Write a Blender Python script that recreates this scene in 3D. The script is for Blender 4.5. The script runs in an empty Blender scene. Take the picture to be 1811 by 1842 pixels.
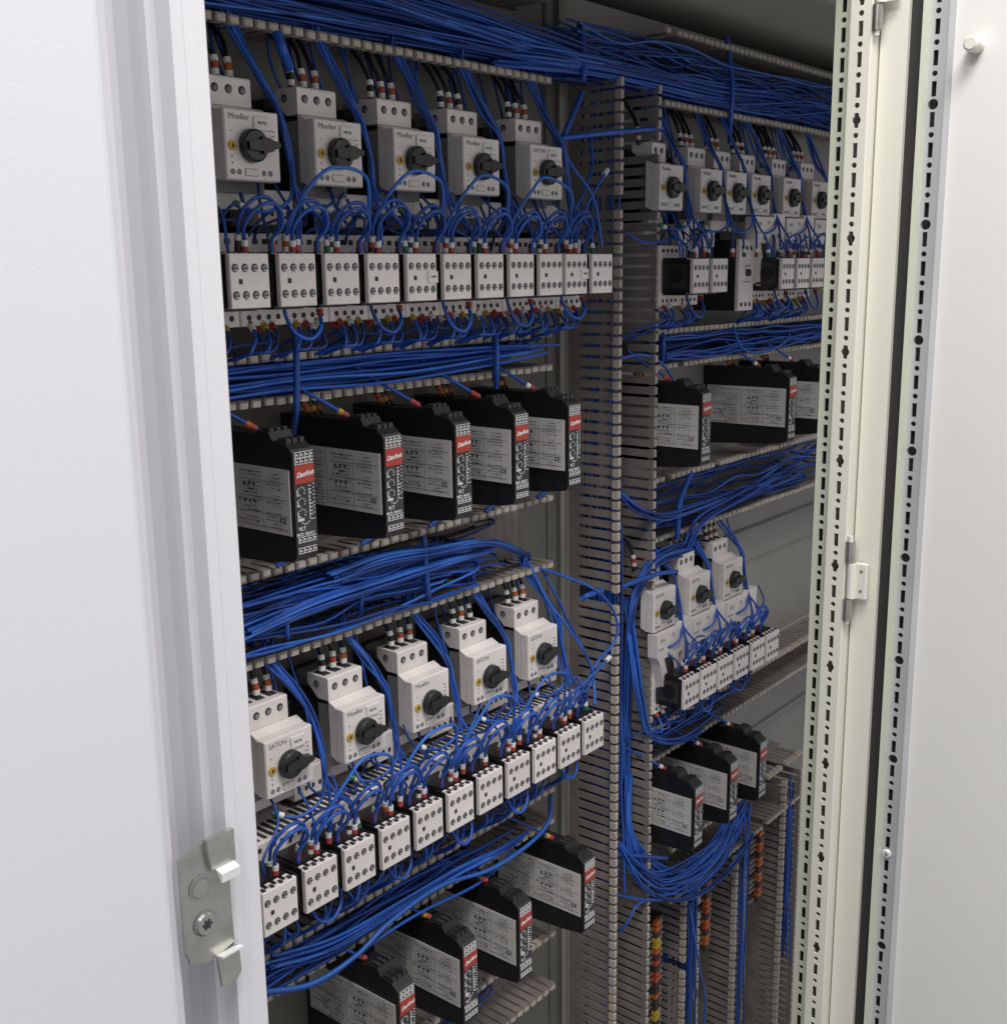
import bpy, math, random
from mathutils import Vector, Matrix
random.seed(11)
R=random.Random(5)
sc=bpy.context.scene
C=sc.collection
# ------------------------------------------------------------------ camera geometry (world: X along plate, Y into cabinet, Z up)
YAW,PIT,ROL,FPX=map(float,(math.radians(50.71),math.radians(11.99),math.radians(.776),2064.6))
fw=Vector((math.sin(YAW)*math.cos(PIT),math.cos(YAW)*math.cos(PIT),-math.sin(PIT)))
rt=Vector((math.cos(YAW),-math.sin(YAW),0)); dn=fw.cross(rt)
c_,s_=math.cos(ROL),math.sin(ROL)
rt,dn=c_*rt+s_*dn,-s_*rt+c_*dn
def at(x,y,Y):            # point on the vertical plane at depth Y that shows at photo position x,y
    r=rt*((x-905.5)/FPX)+dn*((y-921)/FPX)+fw
    return r*(Y/r.y)
cam=bpy.data.cameras.new('Camera'); co=bpy.data.objects.new('Camera',cam); C.objects.link(co)
m=Matrix((rt,-dn,-fw)).transposed().to_4x4(); co.matrix_world=m
cam.sensor_fit='HORIZONTAL'; cam.sensor_width=36; cam.lens=36*FPX/1811; cam.clip_start=.02; cam.clip_end=50
sc.camera=co
# ------------------------------------------------------------------ materials
def mat(name,col,rough=.5,metal=0,var=.0,scale=60,bump=0,bscale=400,spec=.5,col2=None,rnd=0):
    m=bpy.data.materials.new(name); m.use_nodes=True; n=m.node_tree; b=n.nodes['Principled BSDF']
    b.inputs['Base Color'].default_value=(*col,1); b.inputs['Roughness'].default_value=rough; b.inputs['Metallic'].default_value=metal
    b.inputs['Specular IOR Level'].default_value=spec
    tc=n.nodes.new('ShaderNodeTexCoord')
    if var:
        t=n.nodes.new('ShaderNodeTexNoise'); t.inputs['Scale'].default_value=scale; t.inputs['Detail'].default_value=5
        n.links.new(tc.outputs['Object'],t.inputs['Vector'])
        r=n.nodes.new('ShaderNodeValToRGB'); r.color_ramp.elements[0].position=.3; r.color_ramp.elements[1].position=.7
        c2=col2 or tuple(min(1,c*(1+var)) for c in col)
        r.color_ramp.elements[0].color=(*[c*(1-var) for c in col],1); r.color_ramp.elements[1].color=(*c2,1)
        n.links.new(t.outputs['Fac'],r.inputs['Fac']); n.links.new(r.outputs['Color'],b.inputs['Base Color'])
    if rnd and var:
        oi=n.nodes.new('ShaderNodeObjectInfo'); mr=n.nodes.new('ShaderNodeMapRange'); mr.inputs['To Min'].default_value=1-rnd; mr.inputs['To Max'].default_value=1+rnd*.6
        hs=n.nodes.new('ShaderNodeHueSaturation'); n.links.new(oi.outputs['Random'],mr.inputs['Value']); n.links.new(mr.outputs['Result'],hs.inputs['Value'])
        n.links.new(r.outputs['Color'],hs.inputs['Color']); n.links.new(hs.outputs['Color'],b.inputs['Base Color'])
    if bump:
        t=n.nodes.new('ShaderNodeTexNoise'); t.inputs['Scale'].default_value=bscale; t.inputs['Detail'].default_value=2
        n.links.new(tc.outputs['Object'],t.inputs['Vector'])
        bp=n.nodes.new('ShaderNodeBump'); bp.inputs['Strength'].default_value=bump; bp.inputs['Distance'].default_value=.0006
        n.links.new(t.outputs['Fac'],bp.inputs['Height']); n.links.new(bp.outputs['Normal'],b.inputs['Normal'])
    return m
M={}
def mk(k,*a,**kw): M[k]=mat(k,*a,**kw)
mk('device',(.76,.705,.68),.48,rnd=.07,var=.06,scale=45,bump=.15,bscale=900)
mk('device_grey',(.20,.19,.19),.55,var=.08)
mk('black',(.012,.011,.012),.42,var=.25,scale=90,bump=.2,bscale=700)
mk('charcoal',(.035,.032,.032),.5,var=.15)
mk('knob',(.016,.0155,.016),.38,bump=.1)
mk('yellow',(.50,.31,.03),.5)
mk('white',(.75,.74,.72),.6)
mk('paper',(.72,.70,.66),.7,var=.04)
mk('ink',(.03,.03,.035),.7)
mk('inkgrey',(.20,.20,.215),.7)
mk('printwhite',(.62,.62,.62),.6)
mk('red',(.36,.040,.030),.45)
mk('brick',(.42,.06,.025),.45)
mk('orange',(.42,.10,.02),.5)
mk('green',(.02,.16,.06),.5)
mk('label',(.58,.56,.54),.45,metal=.0,var=.07,scale=30)
mk('duct',(.235,.205,.188),.55,var=.16,scale=35,bump=.1)
mk('duct_tip',(.46,.41,.355),.5,var=.12,scale=60)
mk('wire',(.014,.085,.43),.42,var=.12,scale=20,rnd=.28)
mk('wire_deep',(.010,.045,.24),.5,var=.15,scale=20,rnd=.28)
mk('wire_light',(.028,.135,.54),.40,var=.10,scale=20,rnd=.28)
mk('wire_black',(.012,.012,.013),.4)
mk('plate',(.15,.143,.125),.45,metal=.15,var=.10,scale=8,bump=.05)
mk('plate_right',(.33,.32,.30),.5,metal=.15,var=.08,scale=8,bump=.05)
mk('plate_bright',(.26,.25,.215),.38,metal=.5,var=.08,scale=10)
mk('zinc',(.50,.49,.45),.26,metal=.9,var=.15,scale=70,bump=.1)
mk('steel_bright',(.85,.85,.84),.30,metal=.35)
mk('paint',(.69,.68,.72),.42,bump=.12,bscale=260)
mk('paint_white',(.675,.69,.73),.45,bump=.10,bscale=600)
mk('paint_cream',(.70,.69,.61),.38,bump=.2,bscale=300)
mk('strip_green',(.60,.62,.51),.40,bump=.1)
mk('strip_zinc',(.50,.51,.53),.36,metal=.35,var=.05,scale=15)
mk('hole',(.035,.032,.028),.7)
mk('paint_door',(.72,.71,.69),.40,var=.02,scale=3,bump=.10,bscale=600)
mk('screw_metal',(.22,.22,.24),.4,metal=.4)
mk('gasket',(.020,.019,.019),.75,bump=.3)
mk('roof_grey',(.46,.45,.39),.5,var=.08,scale=12)
mk('dark_inside',(.05,.047,.042),.7)
mk('terminal_grey',(.20,.185,.17),.5)
# ------------------------------------------------------------------ mesh builder
class MB:
    def __init__(s): s.v=[];s.f=[];s.m=[];s.mats=[];s.sm=[]
    def mi(s,k):
        if k not in s.mats: s.mats.append(k)
        return s.mats.index(k)
    def add(s,vs,fs,k,smooth=False):
        o=len(s.v); s.v+= [tuple(v) for v in vs]; i=s.mi(k)
        for f in fs: s.f.append([a+o for a in f]); s.m.append(i); s.sm.append(smooth)
        return s
    def box(s,x0,x1,y0,y1,z0,z1,k,bev=0):
        if x0>x1:x0,x1=x1,x0
        if y0>y1:y0,y1=y1,y0
        if z0>z1:z0,z1=z1,z0
        if not bev:
            v=[(x,y,z) for x in(x0,x1) for y in(y0,y1) for z in(z0,z1)]
            return s.add(v,[(0,1,3,2),(4,6,7,5),(0,4,5,1),(2,3,7,6),(0,2,6,4),(1,5,7,3)],k)
        b=min(bev,(x1-x0)*.45,(y1-y0)*.45,(z1-z0)*.45)   # chamfer the four edges of the front (y0) face and the verticals
        def ring(y,i,c): # octagon in xz, inset i, corner c
            X0,X1,Z0,Z1=x0+i,x1-i,z0+i,z1-i
            return [(X0+c,y,Z0),(X1-c,y,Z0),(X1,y,Z0+c),(X1,y,Z1-c),(X1-c,y,Z1),(X0+c,y,Z1),(X0,y,Z1-c),(X0,y,Z0+c)]
        v=ring(y0,b*.8,b*.5)+ring(y0+b,0,b*.6)+ring(y1,0,b*.6)
        f=[tuple(range(7,-1,-1)),tuple(range(16,24))]
        for a in(0,8):
            for j in range(8):
                f.append((a+j,a+(j+1)%8,a+8+(j+1)%8,a+8+j))
        f[0]=tuple(range(8)); f[1]=tuple(range(23,15,-1))
        f=[f[0],f[1]]+[(q[3],q[2],q[1],q[0]) for q in f[2:]]
        return s.add(v,f,k)
    def prism(s,poly,a,b,k,axis='X'):   # poly in the two other axes (X: y,z ; Y: x,z ; Z: x,y)
        n=len(poly)
        def P(p,t): return {'X':(t,p[0],p[1]),'Y':(p[0],t,p[1]),'Z':(p[0],p[1],t)}[axis]
        v=[P(p,a) for p in poly]+[P(p,b) for p in poly]
        f=[tuple(range(n-1,-1,-1)),tuple(range(n,2*n))]+[(i,(i+1)%n,n+(i+1)%n,n+i) for i in range(n)]
        return s.add(v,f,k)
    def cyl(s,c,ax,r,h,k,n=16,r2=None,smooth=True,cap=True,sz=1):   # from c along axis ax by h
        ax=Vector(ax).normalized(); u=ax.orthogonal().normalized(); w=ax.cross(u); c=Vector(c); r2=r if r2 is None else r2
        v=[];
        for t,rr in((0,r),(h,r2)):
            for i in range(n):
                a=2*math.pi*i/n; v.append(c+ax*t+u*(math.cos(a)*rr)+w*(math.sin(a)*rr))
        s.add(v,[(i,(i+1)%n,n+(i+1)%n,n+i) for i in range(n)],k,smooth)
        if cap: s.add(v,[tuple(range(n-1,-1,-1)),tuple(range(n,2*n))],k)
        return s
    def tube(s,pts,r,k,n=6,sub=6,taper=None):
        p=smooth_path(pts,sub); N=len(p)
        t0=(p[1]-p[0]).normalized(); u=t0.orthogonal().normalized(); vs=[]
        for i,q in enumerate(p):
            t=(p[min(i+1,N-1)]-p[max(i-1,0)]).normalized()
            u=(u-t*u.dot(t)).normalized(); w=t.cross(u)
            for j in range(n):
                a=2*math.pi*j/n; vs.append(q+u*(math.cos(a)*r)+w*(math.sin(a)*r))
        f=[(i*n+j,i*n+(j+1)%n,(i+1)*n+(j+1)%n,(i+1)*n+j) for i in range(N-1) for j in range(n)]
        s.add(vs,f,k,True); s.add([vs[j] for j in range(n)]+[vs[(N-1)*n+j] for j in range(n)],[tuple(range(n-1,-1,-1)),tuple(range(n,2*n))],k)
        return s
    def mesh(s,name):
        me=bpy.data.meshes.new(name); me.from_pydata(s.v,[],s.f)
        for k in s.mats: me.materials.append(M[k])
        me.polygons.foreach_set('material_index',s.m); me.polygons.foreach_set('use_smooth',s.sm)
        import bmesh
        b=bmesh.new(); b.from_mesh(me); bmesh.ops.recalc_face_normals(b,faces=b.faces); b.to_mesh(me); b.free()
        me.update(); return me
    def build(s,name,parent=None,loc=None):
        o=bpy.data.objects.new(name,s.mesh(name)); C.objects.link(o)
        if parent: o.parent=parent
        if loc: o.location=loc
        return o
def smooth_path(pts,sub):
    P=[Vector(p) for p in pts]
    if len(P)==2: return [P[0].lerp(P[1],i/2) for i in range(3)]
    P=[P[0]*2-P[1]]+P+[P[-1]*2-P[-2]]; out=[]
    for i in range(1,len(P)-2):
        a,b,c,d=P[i-1:i+3]
        for j in range(sub):
            t=j/sub; out.append(.5*((2*b)+(c-a)*t+(2*a-5*b+4*c-d)*t*t+(3*b-a-3*c+d)*t**3))
    out.append(P[-2]); return out
def tag(o,label=None,cat=None,group=None,kind=None):
    if label: o['label']=label
    if cat: o['category']=cat
    if group: o['group']=group
    if kind: o['kind']=kind
    return o
def empty(name,loc=(0,0,0)):
    o=bpy.data.objects.new(name,None); o.empty_display_size=.02; C.objects.link(o); o.location=loc; return o
def copy_tree(o,parent=None,skip=()):
    c=o.copy(); C.objects.link(c); c.parent=parent
    for ch in o.children:
        if ch.name.split('.')[0] in skip: continue
        copy_tree(ch,c)
    return c
def part_obj(name,me,parent,loc=(0,0,0)):
    o=bpy.data.objects.new(name,me); C.objects.link(o); o.parent=parent; o.location=loc; return o
_tx={}
def text_mesh(s,size,k,ext=.0001,shear=0,bold=0):
    key=(s,size,k,shear,bold)
    if key in _tx: return _tx[key]
    cu=bpy.data.curves.new('t','FONT'); cu.body=s; cu.size=size; cu.extrude=ext; cu.shear=shear; cu.align_x='CENTER'; cu.align_y='CENTER'; cu.resolution_u=3; cu.offset=bold
    o=bpy.data.objects.new('t',cu); C.objects.link(o)
    dg=bpy.context.evaluated_depsgraph_get(); me=bpy.data.meshes.new_from_object(o.evaluated_get(dg)); me.materials.clear(); me.materials.append(M[k])
    bpy.data.objects.remove(o); bpy.data.curves.remove(cu); _tx[key]=me; return me
def text(s,size,k,parent,loc,rot=(math.pi/2,0,0),shear=0,name='lettering',bold=0):
    o=part_obj(name,text_mesh(s,size,k,shear=shear,bold=bold),parent,loc); o.rotation_euler=rot; return o
PY=.787    # mounting plate front
# ================================================================== cabinet shell
cab=empty('switch_cabinet',(1.0,.8,-.4)); tag(cab,'grey steel shell behind and above the two wired mounting plates','cabinet')
def cpart(mb,name): return mb.build(name,cab,loc=(-1.0,-.8,.4))
cpart(MB().box(.28,2.2,.84,.842,-1.5,.32,'dark_inside'),'back_panel')
rf=MB(); rf.box(.30,2.2,.43,.84,.306,.309,'roof_grey'); rf.box(.30,2.2,.60,.612,.296,.306,'roof_grey'); rf.box(.30,2.2,.425,.437,.285,.309,'roof_grey')
cpart(rf,'roof_panel')
cpart(MB().box(2.19,2.2,.42,.84,-1.5,.306,'plate'),'side_panel')
cpart(MB().box(.278,.281,.45,.84,-1.5,.306,'plate'),'side_panel')
cpart(MB().box(.28,2.2,.42,.84,-1.51,-1.50,'dark_inside'),'floor_panel')
# mounting plates
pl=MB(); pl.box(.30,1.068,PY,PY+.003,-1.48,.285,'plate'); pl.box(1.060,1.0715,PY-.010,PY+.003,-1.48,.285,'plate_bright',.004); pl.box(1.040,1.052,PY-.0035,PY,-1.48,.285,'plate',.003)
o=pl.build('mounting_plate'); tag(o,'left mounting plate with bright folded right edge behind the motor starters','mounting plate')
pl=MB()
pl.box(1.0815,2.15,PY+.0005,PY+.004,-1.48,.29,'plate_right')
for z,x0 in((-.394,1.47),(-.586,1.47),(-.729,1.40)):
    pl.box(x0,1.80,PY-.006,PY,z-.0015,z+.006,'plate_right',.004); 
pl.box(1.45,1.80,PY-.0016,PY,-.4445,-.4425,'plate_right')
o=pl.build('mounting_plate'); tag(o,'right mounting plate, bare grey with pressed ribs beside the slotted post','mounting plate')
fp=MB(); fp.box(1.0725,1.0805,.80,.82,-1.48,.29,'dark_inside'); o=fp.build('frame_post'); tag(o,'dark upright frame post in the gap between the two mounting plates','post')
# ================================================================== cable ducts
def duct_wall(L,depth,flip,seed,tipw=.0088,start=0):
    """comb wall running along +X, rooted at y=0, fingers towards -y, thickness along z"""
    r=random.Random(seed); b=MB(); t=.0016
    b.box(0,L,-.014,0,-t/2,t/2,'duct')
    n=int(L/.0125)
    for i in range(n):
        x=.002+i*.0125
        if r.random()<.015: continue
        dz=r.uniform(-.002,.002)*(1 if r.random()<.5 else .3)
        q=r.uniform(-.0004,.0004)
        b.prism([(x+.0002,-.0142),(x+.0088,-.0142),(x+.0088,-depth+.009),(x+.0100,-depth+.006),(x+.0100+q,-depth+.0012),(x+.0086+q,-depth),(x+.0004+q,-depth),(x-.0010+q,-depth+.0012),(x-.0010,-depth+.006),(x+.0002,-depth+.009)],-t/2+dz*.15,t/2+dz*.15,'duct','Z')
        # thick bead at the tip that holds the cover
        zz=[(x+q,-depth+.0078),(x-.0004+q,-depth+.0012),(x+.0006+q,-depth-.0006),(x+.0080+q,-depth-.0006),(x+.0090+q,-depth+.0012),(x+.0086+q,-depth+.0078)]
        b.prism(zz,(-.0055 if flip<0 else t/2)+dz*.3,( -t/2 if flip<0 else .0055)+dz*.3,'duct_tip','Z')
    return b
def hduct(name_label,x0,x1,z0,z1,seed,depth=.060):
    e=empty('cable_duct',(x0,PY,z0)); tag(e,name_label,'cable duct','slotted grey wiring ducts with their covers off')
    L=x1-x0
    MB().box(0,L,-.0022,-.0002,0,z1-z0,'duct').build('base',e)
    duct_wall(L,depth,-1,seed).build('slotted_wall',e)
    duct_wall(L,depth,1,seed+1).build('slotted_wall',e,loc=(0,0,z1-z0))
    return e
def vduct(lab,x0,x1,z0,z1,seed,depth=.060):
    e=empty('cable_duct',(x0,PY,z0)); tag(e,lab,'cable duct','slotted grey wiring ducts with their covers off')
    L=z1-z0; W=x1-x0
    MB().box(0,W,-.0022,-.0002,0,L,'duct').build('base',e)
    for i,(fx,fl) in enumerate(((0,1),(W,-1))):
        o=duct_wall(L,depth,fl,seed+i).build('slotted_wall',e,loc=(fx,0,0)); o.rotation_euler=(0,-math.pi/2,0)
    return e
hduct('top left duct packed with blue wires above the upper left starters',.30,.983,.186,.259,1)
hduct('narrow duct under the upper left row of contactors',.30,.983,-.100,-.070,3)
hduct('wide duct under the upper left black soft starters',.30,.983,-.3135,-.245,5)
hduct('narrow duct under the lower left row of contactors',.30,.983,-.617,-.584,7)
hduct('lowest left duct, under the lower left black soft starters',.30,.983,-.830,-.766,9)
vduct('tall upright duct between the left and right plates, full of blue wires',1.0860,1.1570,-1.30,.200,21,depth=.0722)
hduct('top right duct with tangled blue wires',1.19,1.98,.186,.259,11)
hduct('narrow right duct under the upper right contactors',1.18,1.98,-.1155,-.0795,13)
hduct('wide right duct under the upper right black soft starters',1.18,1.85,-.328,-.259,15)
hduct('right duct under the lower right contactors',1.18,1.85,-.6205,-.583,17)
hduct('right duct under the lower right black soft starters',1.235,1.66,-.845,-.775,19)
vduct('upright duct right of the first terminal strip at the bottom right',1.281,1.312,-1.30,-.852,31)
vduct('upright duct between the second and third terminal strips',1.432,1.457,-1.30,-.852,33)
vduct('upright duct at the far right of the terminal strips beside the slotted post',1.590,1.640,-1.30,-.80,35)
# ================================================================== motor starter
def ztip(o): return o
def make_starter(brand):
    """origin: left edge of face, face top height; Y world"""
    e=empty('motor_starter')
    W=.051; zt=0; zb=-.0505
    b=MB(); b.box(0,W,.706,.716,zb,zt,'device',.0012); 
    b.prism([(.7165,0),(.7252,.0042),(.7252,zb+.004),(.7165,zb)],0.0002,W-.0002,'device','X'); b.build('front_cover',e)
    b=MB(); b.box(.001,W-.001,.7253,.7395,-.058,-.0002,'device_grey'); b.box(.0045,W-.0045,.730,.7395,-.070,-.058,'device')
    b.box(.0003,.0009,.719,.723,-.030,-.022,'ink'); b.build('side_housing',e)
    b=MB(); b.box(.002,W-.002,.7397,.7865,-.062,.020,'black'); b.build('rear_housing',e)
    # upper terminal block, set back, chamfered under its back edge
    b=MB(); b.prism([(.725,.0045),(.725,.0242),(.7262,.0255),(.752,.0255),(.752,.0165),(.739,.0045)],.0004,.0415,'device','X')
    b.prism([(.7522,.012),(.7522,.0245),(.768,.0245),(.768,.012)],.002,.040,'device_grey','X')
    for i in range(3):
        x=.0075+i*.0128; b.box(x-.004,x+.004,.733,.747,.0254,.0262,'ink')
    b.build('terminal_block',e)
    for i in range(3):
        x=.0082+i*.0125
        b=MB(); b.cyl((0,0,0),(0,-1,0),.0033,.00025,'hole',16); b.cyl((.0006,-.0002,-.0006),(0,-1,0),.0023,.0003,'inkgrey',12); part_obj('screw_hole',_screw('big',b),e,(x,.7249,.0165))  # inner disc set off-centre so the dark disc paints a shadow crescent
    part_obj('screw_hole',_screw('big',None),e,(.0002,.740,.0175)).rotation_euler=(0,0,-math.pi/2)
    # knob
    k=empty('rotary_knob',(.0235,.706,-.0255)); k.parent=e
    b=MB(); b.cyl((0,-.0003,0),(0,-1,0),.0132,.0006,'printwhite',28); b.cyl((0,-.0008,0),(0,-1,0),.0122,.0008,'device_grey',28); b.build('scale_ring',k)
    b=MB(); b.cyl((0,0,0),(0,-1,0),.0122,.0062,'knob',28,r2=.0118); b.cyl((0,-.0062,0),(0,-1,0),.0118,.0012,'knob',28,r2=.0104); b.build('dial',k)
    b=MB(); b.prism([(.004,-.0062),(.0110,-.0050),(.0150,-.0030),(.0185,-.0024),(.0205,-.0012),(.0205,.0012),(.0185,.0024),(.0150,.0030),(.0110,.0050),(.004,.0062)],-.0100,-.0022,'knob','Y'); b.prism([(-.0085,-.0030),(.006,-.0045),(.006,.0045),(-.0085,.0030)],-.0098,-.0072,'knob','Y'); b.build('handle',k)
    b=MB(); b.cyl((.0060,.706,-.0262),(0,-1,0),.0036,.0012,'yellow',14); b.box(.0052,.0068,.7044,.7048,-.0275,-.0249,'ink'); b.build('adjuster_dial',e)
    b=MB()
    for x in(.0055,.0115,.0345,.0405): b.cyl((x,.706,-.0445),(0,-1,0),.0022,.0003,'inkgrey',12)
    b.box(.0168,.029,.7055,.706,-.0472,-.0418,'device_grey'); b.box(.0172,.0286,.7053,.7055,-.0468,-.0422,'paper')
    for i in range(5): b.box(.0422+(i%2)*.001,.0462,.7056,.706,-.014-i*.0035,-.0134-i*.0035,'inkgrey')
    b.box(.005,.0066,.7056,.706,-.016,-.0154,'inkgrey'); b.box(.0053,.006,.7056,.706,-.0345,-.0325,'inkgrey'); b.box(.0053,.006,.7056,.706,-.039,-.0375,'ink')
    b.build('front_markings',e)
    text(brand,.0062 if brand=='Moeller' else .0056,'inkgrey',e,(.0135,.7058,-.0055))
    return e
_scr={}
def _screw(k,b):
    if k not in _scr: _scr[k]=b.mesh('screw')
    return _scr[k]
def add_tag(e,x=.034,z=-.0085):
    g=empty('marker_tag',(x,.706,z)); g.parent=e
    MB().box(-.0075,.0075,-.0016,-.0001,-.0055,.0045,'paper',.0004).build('tag_plate',g)
    b=MB()
    for i,w in enumerate((.0018,.0012,.0015,.0012)): b.box(-.0042+i*.0022,-.0042+i*.0022+w,-.0019,-.0016,-.0008-(i%2)*.0006,.0010,'inkgrey')
    b.build('printed_mark',g)
KR=random.Random(4)
stM=make_starter('Moeller'); stE=make_starter('EATON')
def starter(lab,x,z,brand,tagged,proto={}):
    src=stM if brand=='M' else stE
    if id(src) in proto: o=copy_tree(src,None)
    else: o=src; proto[id(src)]=1
    for ch in list(o.children):
        if ch.name.startswith('marker_tag'):
            for g in list(ch.children): bpy.data.objects.remove(g)
            bpy.data.objects.remove(ch)
    o.location=(x,0,z); tag(o,lab,'motor starter','rotary knob motor starters'); 
    for c in o.children:
        if c.name.startswith('rotary_knob'): c.rotation_euler=(0,KR.uniform(-.10,.10),0)
    if tagged: add_tag(o)
    if x in (R_ST[0],RB_ST[0]):
        hs=[c for c in o.children if c.name.startswith('screw_hole')]
        for c in o.children:
            if c.name.split('.')[0] in('side_housing','rear_housing','terminal_block'): c.location.x=.0125; c.scale.x=.72
        hs.sort(key=lambda c:c.location.x)
        for c in hs[:2]: bpy.data.objects.remove(c)
    return o
R_ST=[1.1479,1.240,1.3032,1.3696,1.460,1.5486]; RB_ST=[1.1483,1.2349,1.3241]
ORD=['first','second','third','fourth','fifth','sixth','seventh','eighth','ninth','tenth','eleventh']
# ================================================================== contactor
def make_contactor():
    e=empty('contactor')   # origin x = aux face left, z = aux face top
    b=MB(); b.box(-.0045,.0395,.712,.7865,-.054,.0155,'device',.001)
    for i in range(4): b.box(.0005+i*.0095,.0055+i*.0095,.7116,.7124,.0075,.0115,'hole'); b.cyl((.003+i*.0095,.7119,-.0475),(0,-1,0),.0022,.0003,'hole',10)
    for i in range(6): b.box(-.003+i*.0072,.0005+i*.0072,.716,.740,.0153,.0162,'ink')
    b.build('base_housing',e)
    b=MB(); b.box(.0008,.0342,.6745,.7118,-.038,-.0008,'black'); b.box(.003,.032,.682,.7118,-.041,.0012,'black'); b.box(-.0004,.0009,.679,.706,-.033,-.006,'charcoal'); b.cyl((-.0004,.692,-.019),(-1,0,0),.0085,.0012,'black',20); b.box(.0002,.001,.7065,.711,-.036,-.003,'charcoal'); b.build('auxiliary_block',e)
    b=MB(); b.box(0,.0355,.670,.6743,-.0388,-.0001,'device',.0008)
    for i in range(4):
        x=.0035+i*.0089
        b.box(x-.0026,x+.0022,.6745,.6795,-.0004,.0006,'device')
        b.box(x-.0016,x+.0014,.6712,.676,-.0003,.0009,'ink')
    b.build('front_cover',e)
    if 'small' not in _scr:
        s=MB(); s.cyl((0,0,0),(0,-1,0),.0030,.0002,'hole',16); s.cyl((.0005,-.0001,-.0003),(0,-1,0),.0024,.00025,'screw_metal',14); s.box(-.0014,.0024,-.00055,-.0003,-.0008,-.0001,'hole'); s.box(-.0006,.0022,-.0005,-.0003,-.0019,-.0014,'printwhite'); _screw('small',s)  # offset discs paint the recess shadow, pale bar paints the slot's bright lower edge
    for zz in(-.0102,-.0293):
        for i in range(4): part_obj('terminal_screw',_scr['small'],e,(.0046+i*.00875,.66985,zz))
    MB().box(.0075,.0105,.6694,.6703,-.0215,-.0180,'ink').build('position_window',e)
    return e
ctp=make_contactor(); first=[1]
def contactor(lab,x,z,group,tagged=False):
    if first: o=ctp; first.clear()
    else: o=copy_tree(ctp)
    o.location=(x,0,z); tag(o,lab,'contactor',group)
    if tagged:
        g=MB().box(.024,.0355,.6685,.6699,-.0240,-.0145,'paper'); 
        for i in range(3): g.box(.0272+i*.0022,.0288+i*.0022,.6682,.6685,-.0198,-.0180,'orange' if tagged==2 else 'inkgrey')
        t=g.build('marker_tag'); return o,t
    return o,None
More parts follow.
